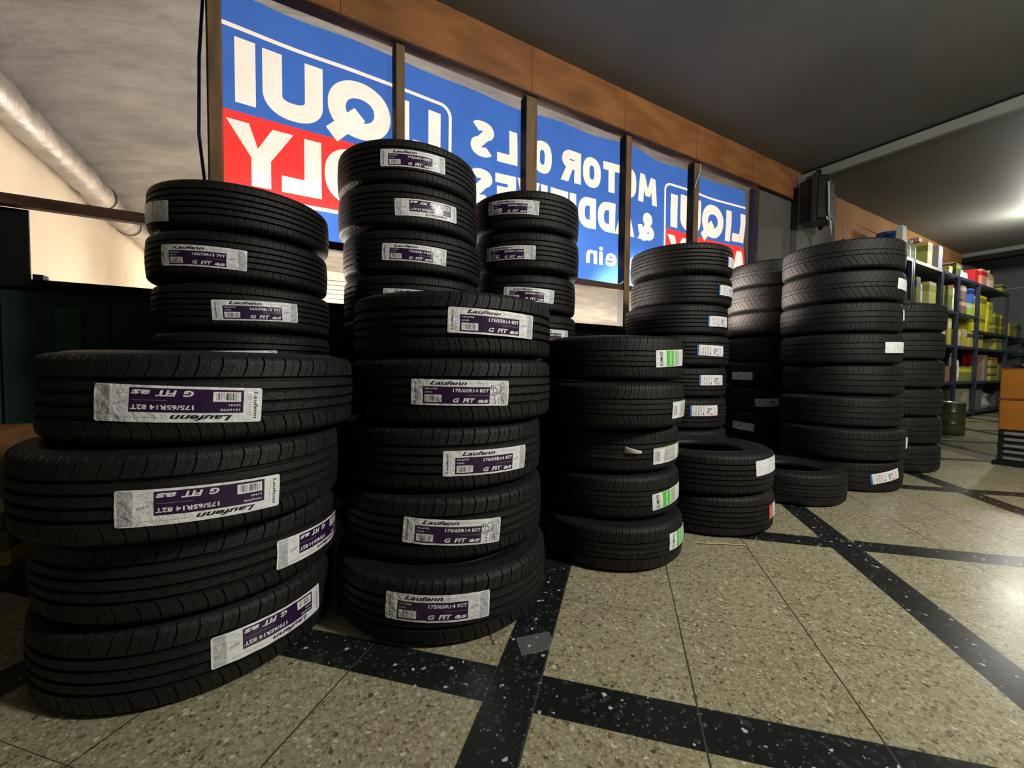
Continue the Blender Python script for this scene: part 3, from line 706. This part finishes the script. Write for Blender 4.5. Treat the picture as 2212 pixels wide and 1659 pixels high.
# each stack: name, radius, width, tread kind, description, tires from the floor up (x, y, sticker, angle, height offset, tilt, upside down)
STACKS = [
 (.299, .172, 'A', 'of the near left stack', 'tires in the near left stack', [
   (-.159, 1.285, 'P14', -57.5, .003, 0, True), (-.149, 1.277, 'P14', -36, -.012, -.03, True), (-.151, 1.213, 'P14', -82.2, -.016, -.03, True), (-.113, 1.215, 'P14', -96.1, -.010, -.05, True)]),
 (.305, .172, 'A', 'of the second near stack', 'tires in the second near stack', [
   (.446, 1.176, 'P14', -113.7, .016, -.04, False), (.469, 1.234, 'P14s', -106.8, -.004, -.08, False), (.475, 1.25, 'P14', -88.3, -.01, -.02, False), (.498, 1.233, 'P14s', -108.4, -.003, -.02, False), (.506, 1.245, 'P14', -92.0, .002, -.03, False)]),
 (.262, .155, 'B', 'of the near green-sticker stack', 'tires in the green-sticker stack', [
   (1.109, 1.166, 'G', -66, .012, 0, False), (1.134, 1.205, 'G', -80, -.008, .10, False), (1.138, 1.215, 'Gg', -78.5, -.016, .04, False), (1.107, 1.171, 'Gg', -64, -.014, .02, False), (1.125, 1.195, 'G', -80, .002, .05, False)]),
 (.281, .155, 'C', 'of the back left stack', 'tires in the back left stack', [
   (-.084, 1.878, None), (-.083, 1.883, None), (-.081, 1.885, None), (-.079, 1.885, None), (-.08, 1.872, 'P13', -96.6, -.02, .04, False), (-.08, 1.866, 'P13', -82.4, -.012, .04, False), (-.089, 1.846, 'P13', -111.5, -.012, -.03, False), (-.083, 1.843, 'S', -153, -.022, -.08, False)]),
 (.300, .171, 'C', 'of the tallest stack', 'tires in the tallest stack', [
   (.549, 1.862, None), (.549, 1.862, None), (.551, 1.862, None), (.553, 1.862, None), (.554, 1.862, None), (.561, 1.868, 'P14', -105.9, -.012, -.04, False), (.558, 1.865, 'P14', -106.2, -.012, -.03, False), (.54, 1.862, 'P14', -93.2, -.012, .03, True), (.54, 1.872, 'P14', -103.1, 0, .01, False)]),
 (.277, .186, 'C', 'of the stack right of the tallest', 'tires in the stack behind the green-sticker one', [
   (1.168, 1.89, None), (1.17, 1.897, None), (1.173, 1.904, None), (1.175, 1.91, None), (1.177, 1.915, 'P60', -95, -.018, 0, False), (1.17, 1.912, 'P60', -115.2, -.012, -.05, False), (1.161, 1.875, 'P60', -138.2, -.010, -.02, False), (1.151, 1.867, 'P60', -134.4, .008, -.07, False)]),
 (.288, .170, 'C', 'of the tall middle stack', 'tires in the middle stack', [
   (2.073, 1.651, None), (2.075, 1.657, None), (2.077, 1.663, 'E', -106.2, .02, 0, False), (2.093, 1.675, 'E2', -97.1, .012, 0, False), (2.080, 1.655, 'E', -101.8, 0, -.03, False), (2.099, 1.677, 'E2', -88.7, -.01, .02, False), (2.17, 1.702, 'E', -80, 0, .02, False), (2.149, 1.688, 'E2', -66, -.012, .02, False)]),
 (.300, .182, 'D', 'of the stack behind the big right one', 'tires in the half-hidden stack', [
   (3.30, 1.76, None), (3.30, 1.76, 'E2', -183, -.02, -.04, True), (3.305, 1.762, 'E', -152, -.02, .05, False), (3.30, 1.76, 'E', -187, -.015, .0, True), (3.31, 1.765, None), (3.31, 1.765, None), (3.315, 1.765, None), (3.32, 1.768, None)]),
 (.298, .175, 'D', 'of the big right stack', 'tires in the big right stack', [
   (2.985, 1.175, 'E', -113, .006, .2, False), (2.96, 1.16, 'W', -70, .01, 0, False), (2.982, 1.186, None), (3.035, 1.2, None), (3.015, 1.205, 'W2', -99, .006, .02, False), (3.024, 1.214, 'W', -68, .015, 0, False), (3.024, 1.21, 'W2', -85, .004, -.05, False), (3.021, 1.21, None)]),
 (.300, .185, 'D', 'of the rightmost tall stack', 'tires in the rightmost stack', [
   (3.79, 1.227, None), (3.80, 1.23, None), (3.795, 1.228, None), (3.79, 1.225, None), (3.80, 1.23, None), (3.795, 1.225, None)]),
]
for Rr, w, kind, where, grp, rows in STACKS:
    n = len(rows)
    for i, t in enumerate(rows):
        x, y, des = t[:3]; kw = dict(ang=t[3], dz=t[4], tilt=t[5], flip=t[6]) if des else {}
        kd = 'V' if (kind == 'D' and where.startswith('of the big') and i >= 6) or (where.startswith('of the stack behind') and i >= 5) else kind
        tyre(x, y, i*w+.0005*i, Rr, w-.0005, kd, where, i+1, n, grp, des, **kw)
grp = 'tires of the low pair'
tyre(1.694, 1.183, 0, .28, .168, 'C', '', 1, 2, grp, 'Wr', -66, .006, .0, False, label='lower tire of the low pair, white sticker with a red end')
tyre(1.682, 1.18, .1685, .28, .168, 'C', '', 2, 2, grp, 'W', -84, .03, .06, False, label='upper tire of the low pair, hollow centre in view, creased white sticker on its right')
tyre(2.405, 1.178, 0, .262, .165, 'B', '', 1, 1, None, None, label='single black tire lying flat on the floor in front of the big right stack')

# torn paper flap on the third green-sticker tire
b = MB(); n = 8
for i in range(n+1):
    t0 = i/n
    for j in range(4):
        s0 = j/3-.5; th = R(-121+t0*13); rr_ = .262+.004+.010*math.sin(t0*3.1)+.004*s0
        b.v.append((rr_*math.cos(th), rr_*math.sin(th), .083+.004+s0*.02*(1-.5*t0)-.012*t0))
for i in range(n):
    for j in range(3):
        a = i*4+j; b.f.append((a, a+1, a+5, a+4)); b.mi.append(0)
par = [o for o in C.objects if o.name.startswith('tire') and o.get('label', '').startswith('third tire from the top of the near green')][0]
o = b.build('paper_flap', mat('paper_flap', (.66, .62, .56), .8, .2), par, smooth=True); so = o.modifiers.new('t', 'SOLIDIFY'); so.thickness = .0008
o['label'] = 'torn scrap of cream paper'

# faint painted codes on the green-sticker tires
chalk = mat('chalk_code', (.055, .052, .046), .8, .2)
for k, (ti, txt, a0, dz, hh) in enumerate(((13, '1T   4X14', -141, .004, .012), (12, '1T  R037X', -140, -.006, .011), (11, 'H857014 882 3T', -146, -.022, .012), (9, 'V4W1Z  1T', -128, -.012, .011))):
    F, w = text(txt, hh, .01); r_ = .262+.0006; b = MB()
    for f in F:
        b.add([((r_-crown(dz+p[1], .0535, .0775))*math.cos(R(a0)+p[0]*1.25/.262), (r_-crown(dz+p[1], .0535, .0775))*math.sin(R(a0)+p[0]*1.25/.262), .0775+dz+p[1]) for p in f], [tuple(range(len(f)))])
    par = [o for o in C.objects if o.name == 'tire' or o.name.startswith('tire.')][ti]
    b.build('painted_code', chalk, par, fix=False)

# ------------------------------------------------------------------ loudspeaker by the pillar
sp = empty('loudspeaker', (4.86, 2.16, 2.18), R(14), label='black loudspeaker box hanging from the ceiling in front of the grey pillar', cat='loudspeaker')
b = MB()
def prism(b, poly, z0, z1, mi=0):
    n = len(poly); b.add([(p[0], p[1], z0) for p in poly]+[(p[0], p[1], z1) for p in poly], [tuple(range(n))[::-1], tuple(range(n, 2*n))]+[(i, (i+1) % n, n+(i+1) % n, n+i) for i in range(n)], mi)
prism(b, [(-.15, -.1), (.15, -.1), (.17, -.02), (.1, .14), (-.1, .14), (-.17, -.02)], 0, .43)
spk = mat('speaker_black', (.006, .0065, .008), .3, .5)
b.build('cabinet', spk, sp, bevel=.012)
b = MB(); b.box((-.13, -.113, .03), (.13, -.101, .40)); b.build('grille', noisy('grille', (.008, .008, .008), .5, .5, .3, 200, .5, 300), sp, bevel=.008)
b = MB(); b.box((-.186, -.02, -.02), (-.176, .02, .45)); b.box((.176, -.02, -.02), (.186, .02, .45)); b.box((-.186, -.02, .45), (.186, .02, .458)); b.build('bracket', mat('bracket', (.015, .015, .014), .5, .4), sp, bevel=.002)
b = MB(); b.box((-.02, -.02, .458), (.02, .02, .54)); b.build('ceiling_rod', black_m, sp)
b = MB(); b.tube([(-.17, -.11, .34), (-.19, -.12, .2), (-.17, -.12, .04), (-.09, -.115, -.03), (-.02, -.11, -.035), (.03, -.11, .01)], .009, 8); b.build('cable', mat('cable', (.35, .34, .3), .6), sp, smooth=True)
b = MB(); pp = [(-.07, .0), (0, .012), (.03, -.05), (.045, -.11), (.0, -.085), (-.05, -.05)]
b.add([(p[0], -.118, p[1]-.02) for p in pp]+[(p[0], -.114, p[1]-.02) for p in pp], [tuple(range(6)), tuple(range(6, 12))[::-1]]+[(i, (i+1) % 6, 6+(i+1) % 6, 6+i) for i in range(6)])
b.build('tag', mat('speaker_tag', (.42, .4, .33), .7), sp)

# ------------------------------------------------------------------ shelving and stock
def shelf_unit(x0, x1, levels, label, light=False):
    t = empty('shelf_unit', (x0, 1.9, 0), 0, label=label, cat='shelf', group='steel shelf units along the wall')
    w = x1-x0; D = .42; h = levels[-1]-.001
    for px, py in ((0, 0), (w-.035, 0), (0, D-.035), (w-.035, D-.035)):
        b = MB(); b.box((px, py, 0), (px+.035, py+.035, h)); b.build('post', metal_s, t, bevel=.002)
    for z in levels:
        b = MB(); b.box((.036, .004, z-.03), (w-.036, D-.004, z-.002)); b.box((.036, -.006, z-.035), (w-.036, .002, z), 1); b.build('shelf', [metal_s, steel_l if light and z > 1.9 else metal_s], t)
    return t
LV = [.08, .53, 1.04, 1.5, 2.0]
shelf_unit(5.66, 6.58, LV, 'dark steel shelf unit mostly hidden behind the big right tire stack', True)
shelf_unit(6.60, 7.60, LV, 'dark steel shelf unit with pale front lip, beside the rightmost tire stack', True)
shelf_unit(7.62, 8.26, LV, 'narrow dark steel shelf unit behind the rightmost tire stack')
shelf_unit(8.28, 9.22, LV, 'dark steel shelf unit with blue, red and lime stock, above the green tin')
shelf_unit(9.24, 10.9, [.08, .53, 1.04, 1.3, 2.0], 'wide far shelf unit holding the bright yellow cartons')
shelf_unit(10.92, 12.3, [.08, .53, 1.04, 1.3], 'lowest shelf unit at the far end, only half height')
OL = (.19, .2, .03); YE = (.72, .66, .03); YD = (.45, .42, .06); CRm = (.6, .55, .4); LG = (.5, .58, .45); BR = (.2, .13, .1); NV = (.02, .025, .11); PK = (.55, .36, .33); TAN = (.4, .28, .15); RED = (.55, .02, .02); LIME = (.35, .6, .06); GD = (.06, .08, .03); WH = (.62, .62, .58); SAL = (.75, .3, .22); CB = (.3, .17, .1)
_mc = {}
def cmat(c, r=.55):
    if c not in _mc: _mc[c] = mat('print_%d' % len(_mc), c, r, .4)
    return _mc[c]
def carton(x0, x1, z0, z1, col, label, band=None, depth=.22, y=1.94):
    wd = x1-x0; xa = x0+.28*wd
    t = empty('carton', ((xa+x1)/2, y+depth/2, z0), 0, label=label, cat='box', group='stock on the shelves')
    h = z1-z0; hw = (x1-xa)/2-.004
    b = MB(); b.box((-hw, -depth/2, 0), (hw, depth/2, h-.003)); b.build('case', cmat(col), t, bevel=.003)
    if band:
        b = MB(); b.box((-hw-.0012, -depth/2-.0012, h*.62), (hw+.0012, depth/2+.0012, h*.86)); b.build('printed_band', cmat(band), t)
    b = MB(); b.box((-hw*.99, -.02, h-.003), (hw*.99, .02, h-.0015)); b.build('tape', cmat((.4, .36, .25)), t)
def bottle(x0, x1, z0, z1, col, cap, label, jug=False):
    r = max(.03, min((x1-x0)*.42, .075)); h = z1-z0; x = (x0+x1)/2
    t = empty('jug' if jug else 'bottle', (x, 1.95+r, z0), 0, label=label, cat='bottle', group='stock on the shelves')
    b = MB()
    prof = [(r*.9, 0), (r, .01), (r, h*.6), (r*.93, h*.7), (r*.5, h*.84), (r*.32, h*.88), (r*.32, h*.9)]
    b.lathe(prof, 20); b.build('body', cmat(col, .35), t, smooth=True)
    b = MB(); b.lathe([(r*.4, h*.9), (r*.4, h*.995), (r*.34, h)], 16); b.build('cap', cmat(cap, .4), t, smooth=True)
    b = MB(); b.lathe([(r*1.012, h*.15), (r*1.012, h*.5)], 20, cap=False); b.build('paper_label', cmat(tuple(min(1, c*1.4+.08) for c in col), .5), t, smooth=True)
    if jug:
        b = MB(); b.tube([(r*.3, 0, h*.86), (r*.9, 0, h*.84), (r*1.15, 0, h*.7), (r*.98, 0, h*.5)], r*.12, 8); b.build('handle', cmat(col, .35), t, smooth=True)
# shelf tops
T = 2.001
carton(6.30, 6.49, T, T+.22, LG, 'pale green carton under the highest one at the left end of the shelf top', depth=.08)
carton(6.314, 6.491, T+.221, T+.38, LG, 'highest pale green carton at the left end of the shelf top', y=1.945, depth=.06)
bottle(6.57, 6.72, T, T+.27, LG, WH, 'pale green bottle, left one of two on the shelf top')
bottle(6.75, 6.88, T, T+.28, (.45, .55, .42), WH, 'pale green bottle, right one of two on the shelf top')
t = empty('tub', (6.72, 2.2, T), 0, label='dark blue tub tipped up behind the pale green bottles on the shelf top', cat='tub', group='stock on the shelves')
b = MB(); b.lathe([(.08, 0), (.1, .36), (.105, .365), (.105, .39), (.1, .39)], 20); b.build('body', cmat((.02, .06, .35), .4), t, smooth=True)
b = MB(); b.lathe([(.108, .385), (.108, .405), (.1, .41)], 20); b.build('lid', cmat((.02, .05, .28), .4), t, smooth=True)
carton(6.98, 7.10, T, T+.35, BR, 'brown box behind the tall yellow carton on the shelf top', y=2.12, depth=.15)
carton(7.10, 7.34, T, T+.315, (.62, .58, .14), 'tall yellow carton with cream front on the shelf top', band=(.3, .3, .05))
carton(7.02, 7.18, T+.3165, T+.37, PK, 'small pinkish white box lying on the tall yellow carton', y=2.0, depth=.1)
carton(7.50, 7.72, T, T+.33, (.4, .38, .55), 'lilac-grey carton at the right end of the near shelf top', band=(.5, .42, .4))
carton(7.93, 8.13, T, T+.12, (.6, .55, .4), 'small cream box on the shelf top left of the dark green one', band=YD)
carton(8.20, 8.48, T, T+.20, GD, 'dark green flat box on the shelf top', band=OL)
carton(8.52, 8.66, T, T+.24, (.12, .5, .06), 'bright green foil pack on the shelf top', y=2.1, depth=.12)
bottle(8.50, 8.66, T, T+.14, WH, WH, 'small white bottle, left of a pair on the shelf top')
bottle(8.74, 8.92, T, T+.17, (.6, .62, .5), WH, 'small white bottle, right of a pair on the shelf top')
carton(8.95, 9.60, T, T+.38, (.35, .22, .17), 'large brown cardboard box behind the red and pink boxes on the shelf top', y=2.175, depth=.14)
carton(9.05, 9.32, T, T+.22, RED, 'dark red box on the shelf top in front of the brown cardboard box')
carton(9.36, 9.76, T, T+.27, SAL, 'salmon pink box with red end on the shelf top', band=RED)
bottle(9.78, 9.95, T, T+.26, WH, WH, 'white bottle between the salmon box and the beige jug')
bottle(10.0, 10.4, T, T+.34, TAN, CRm, 'beige jug with pale cap at the right end of the shelf top', jug=True)
carton(10.55, 10.86, T, T+.16, YD, 'low yellow carton at the far right end of the shelf top', band=GD)
# second level
T = 1.501
carton(6.79, 6.98, T, T+.34, OL, 'olive green carton just right of the near shelf post', band=GD)
bottle(7.00, 7.15, T, T+.36, WH, WH, 'white bottle behind the yellow cartons of the second shelf')
carton(7.17, 7.55, T, T+.33, (.5, .5, .14), 'pale yellow square carton on the second shelf', band=(.3, .32, .08))
carton(7.68, 7.86, T, T+.33, OL, 'olive carton, left of two in the narrow unit')
carton(7.92, 8.18, T, T+.36, (.12, .14, .03), 'dark olive carton, right of two in the narrow unit', band=OL)
bottle(8.33, 8.48, T, T+.42, WH, (.8, .05, .03), 'white bottle with a tall red cap on the second shelf')
carton(8.51, 8.82, T, T+.21, BR, 'brown printed carton, lower one of a stacked pair', band=PK)
carton(8.49, 8.78, T+.211, T+.42, BR, 'brown printed carton, upper one of a stacked pair', band=(.4, .35, .33))
carton(8.86, 9.17, T, T+.20, LIME, 'lime green box below the blue one on the second shelf', band=WH)
carton(8.93, 9.17, T+.201, T+.42, (.06, .14, .6), 'blue box standing on the lime green one', band=NV)
# yellow wall of cartons in the wide unit
T = 1.301
carton(9.34, 9.77, T, T+.24, YE, 'bright yellow carton, lower left of the yellow pile', band=(.2, .2, .02))
carton(9.35, 9.80, T+.241, T+.56, YE, 'bright yellow carton, upper left of the yellow pile', band=(.25, .25, .02))
carton(9.82, 10.02, T, T+.18, YE, 'small bright yellow carton at the foot of the yellow pile')
carton(9.83, 10.17, T+.181, T+.50, YE, 'bright yellow carton, upper right of the yellow pile', band=YD)
for (xa, xb, za_, zb_, d_) in ((10.21, 10.60, 0, .17, 'lower left'), (10.21, 10.60, .171, .36, 'upper left'), (10.64, 10.88, 0, .17, 'lower right'), (10.64, 10.88, .171, .36, 'upper right')):
    carton(xa, xb, T+za_, T+zb_, OL, d_+' olive carton of the block of four beside the yellow pile', band=YD)
carton(11.16, 11.55, T, T+.24, YD, 'yellow carton, left one on the half-height far unit')
carton(11.62, 12.05, T, T+.26, OL, 'olive carton, right one on the half-height far unit', band=GD)
# third level
T = 1.041
carton(7.70, 7.95, T, T+.30, CRm, 'cream carton on the third shelf of the narrow unit')
carton(7.98, 8.20, T, T+.38, YD, 'dull yellow carton on the third shelf of the narrow unit', band=CRm)
carton(8.36, 8.60, T, T+.24, PK, 'pinkish carton on the third shelf', band=CRm)
carton(8.62, 8.90, T, T+.26, YD, 'yellow carton between the pinkish one and the lettered one', band=PK)
carton(8.93, 9.19, T, T+.24, (.55, .45, .1), 'mustard carton with dark band on the third shelf', band=GD)
carton(9.30, 9.72, T, T+.22, (.55, .45, .1), 'mustard carton with dark band at the left of the wide unit', band=GD)
carton(10.28, 10.86, T, T+.2, YD, 'yellow carton alone at the right of the wide unit third shelf', band=OL)
# fourth level
T = .531
carton(7.95, 8.22, T, T+.22, CB, 'brown cardboard box behind the top of the green tin')
carton(8.32, 8.52, T, T+.22, CB, 'brown cardboard box at the left of the fourth shelf')
bottle(8.55, 8.72, T, T+.42, WH, YE, 'white bottle with yellow cap on the fourth shelf')
carton(8.76, 9.18, T, T+.22, (.25, .3, .04), 'green and yellow carton on the fourth shelf', band=YE)
carton(9.35, 9.72, T, T+.24, TAN, 'tan box under the red pouch')
t = empty('pouch', (9.54, 2.05, T+.241), 0, label='glossy red pouch standing on the tan box', cat='pouch', group='stock on the shelves')
b = MB(); b.lathe([(.06, 0), (.085, .05), (.08, .12), (.05, .2), (.02, .22)], 16); b.build('body', cmat(RED, .2), t, smooth=True)
b = MB(); b.box((-.06, -.006, .2), (.06, .006, .235)); b.build('seal', cmat((.4, .02, .02), .3), t)
carton(9.80, 10.02, T, T+.42, (.32, .24, .18), 'tall beige box right of the red pouch')
for k in range(3):
    carton(10.08, 10.60, T+.13*k, T+.13*k+.129, YD, ['lowest', 'middle', 'topmost'][k]+' flat yellow carton of the striped pile', band=GD if k != 2 else RED)
carton(10.64, 10.88, T, T+.28, (.2, .21, .1), 'dull green box at the right end of the fourth shelf')
# bottom level
T = .081
carton(8.45, 8.72, T, T+.3, (.25, .26, .2), 'grey-green carton behind the green tin on the bottom shelf')
carton(8.80, 9.14, T, T+.34, (.42, .38, .24), 'beige carton on the bottom shelf')
carton(9.40, 9.78, T, T+.32, (.15, .18, .15), 'dark grey-green box on the bottom shelf')
t = empty('plastic_bag', (10.1, 2.08, T), 0, label='crumpled translucent white bag on the bottom shelf', cat='bag', group='stock on the shelves')
b = MB(); b.lathe([(.14, 0), (.17, .06), (.13, .16), (.15, .22), (.06, .3), (.02, .31)], 14); b.build('body', cmat((.35, .36, .35), .4), t, smooth=True)
carton(10.5, 10.84, T, T+.22, (.08, .09, .1), 'blackish box at the right of the bottom shelf')

# green tin on the floor
t = empty('oil_tin', (6.25, 1.45, 0), 0, label='dark green metal tin standing on the floor in front of the shelves', cat='tin')
b = MB(); b.lathe([(.10, .008), (.108, .012), (.108, .02), (.104, .024), (.104, .12), (.106, .125), (.104, .13), (.104, .24), (.106, .245), (.104, .25), (.104, .34)], 32); b.build('body', mat('tin_green', (.02, .032, .008), .35, .5), t, smooth=True)
b = MB(); b.lathe([(.108, .34), (.108, .352), (.1, .352), (.098, .342)], 32); b.build('lid', mat('tin_rim', (.5, .5, .48), .3, .5, .8), t, smooth=True)
b = MB(); b.lathe([(.1055, .05), (.1055, .11)], 32, cap=False); b.lathe([(.1055, .15), (.1055, .23)], 32, cap=False); b.build('printed_label', mat('tin_print', (.035, .05, .015), .4), t, smooth=True)
b = MB(); b.lathe([(.1, 0), (.1, .008)], 32); b.build('base_rim', black_m, t)

# orange crates on black battery boxes at the right edge
org = noisy('orange_paint', (.33, .12, .012), .45, .4, .15, 4); lbl = mat('battery_label', (.2, .2, .2), .4, .4); bat = mat('battery_black', (.012, .012, .013), .35, .5)
def battery(x, y, z, label):
    t = empty('battery_box', (x, y, z), 0, label=label, cat='battery', group='black battery boxes under the orange crates')
    b = MB(); b.box((0, 0, 0), (.30, .155, .043)); b.build('case', bat, t, bevel=.003)
    b = MB(); b.box((-.0012, .03, .012), (0, .125, .03)); b.build('front_label', lbl, t)
    b = MB(); b.box((.03, -.0012, .01), (.2, 0, .033)); b.build('side_label', lbl, t)
for k in range(5):
    for j, nm in ((0, 'far'), (1, 'near')):
        battery(4.55+.012*(k % 2), .66-.165*j, .03+.0445*k, ['lowest', 'second', 'middle', 'fourth', 'topmost'][k]+f' black battery box in the {nm} column below the orange crates')
structure('trim_13', [((4.5, .3, 0), (4.95, .83, .029))], black_m, bevel=.004)
for k, nm in ((0, 'lower'), (1, 'upper')):
    z = .2535+.222*k
    t = empty('orange_crate', (4.54, .29, z), 0, label=nm+' orange crate at the right edge of the view', cat='crate', group='orange crates')
    b = MB(); b.box((0, 0, 0), (.36, .525, .215)); b.build('case', org, t, bevel=.008)
    b = MB(); b.box((-.004, -.003, .2155), (.364, .528, .2215)); b.build('rim', mat('crate_rim_%d' % k, (.2, .05, .02), .5), t)
t = empty('tool_case', (4.6, .35, .6985), 0, label='small black case with a pale handle on top of the orange crates', cat='case')
b = MB(); b.box((0, 0, 0), (.25, .42, .03)); b.build('case', bat, t, bevel=.005)
b = MB(); b.tube([(-.004, .28, .012), (-.02, .29, .018), (-.02, .37, .018), (-.004, .38, .012)], .005, 8); b.build('handle', lbl, t, smooth=True)

# boxes behind the near left stack
def plainbox(name, loc, size, rz, m1, label, cat, m2=None):
    t = empty(name, loc, R(rz), label=label, cat=cat)
    b = MB(); b.box((0, 0, 0), size); b.build('case', m1, t, bevel=.004)
    if m2:
        b = MB(); b.box((-.0015, -.0015, size[2]*.35), (size[0]+.0015, size[1]+.0015, size[2]*.62)); b.build('printed_band', m2, t)
    return t
plainbox('carton', (-1.12, 1.83, 0), (.42, .3, .155), 0, mat('green_print', (.07, .085, .012), .5), 'dark green and yellow carton on the floor behind the near left stack', 'box', mat('yellow_print', (.3, .27, .02), .5))
plainbox('carton', (-1.14, 1.84, .156), (.42, .3, .155), 2, mat('green_print2', (.06, .075, .012), .5), 'dark green and yellow carton stacked under the open cardboard box', 'box', mat('yellow_print2', (.32, .28, .02), .5))
kb = plainbox('cardboard_box', (-1.15, 1.84, .312), (.42, .3, .14), 0, noisy('cardboard', (.2, .1, .035), .8, .2, .15, 8), 'open brown cardboard box with a raised flap behind the near left stack', 'box')
b = MB(); M = Matrix.Translation((.02, 0, .14)) @ Matrix.Rotation(R(50), 4, 'X'); b.box((0, 0, 0), (.38, .15, .004), M=M); b.build('flap', bpy.data.materials['cardboard'], kb)

# litter on the floor
b = MB(); b.tube([(1.39, .985, .004), (1.43, .955, .004), (1.47, .93, .005), (1.50, .905, .004), (1.535, .885, .004)], .0022, 6)
tag(b.build('straw', mat('straw', (.5, .42, .2), .6), smooth=True), 'thin yellowish straw on the floor before the low pair of tires', 'straw')
b = MB(); b.tube([(.47, .955, .003), (.475, .94, .014), (.468, .93, .004), (.462, .90, .003), (.455, .875, .003), (.45, .85, .003)], .0011, 6)
tag(b.build('thread', mat('thread', (.16, .07, .07), .7), smooth=True), 'fine dark reddish thread curling on the floor at the foot of the second near stack', 'thread')
fm = mat('clear_film', (.6, .62, .62), .15, .5); fm.node_tree.nodes['Principled BSDF'].inputs['Alpha'].default_value = .16
b = MB(); n = 8
for i in range(n+1):
    for j in range(n+1):
        b.v.append((.485+.085*i/n+.02*j/n, .785+.06*j/n-.02*i/n, .003+.004*abs(noise.noise(Vector((i*.5, j*.6, 2))))))
for i in range(n):
    for j in range(n):
        a = i*(n+1)+j; b.f.append((a, a+n+1, a+n+2, a+1)); b.mi.append(0)
tag(b.build('plastic_film', fm, smooth=True), 'scrap of clear plastic film on the black floor strip before the second near stack', 'plastic film')
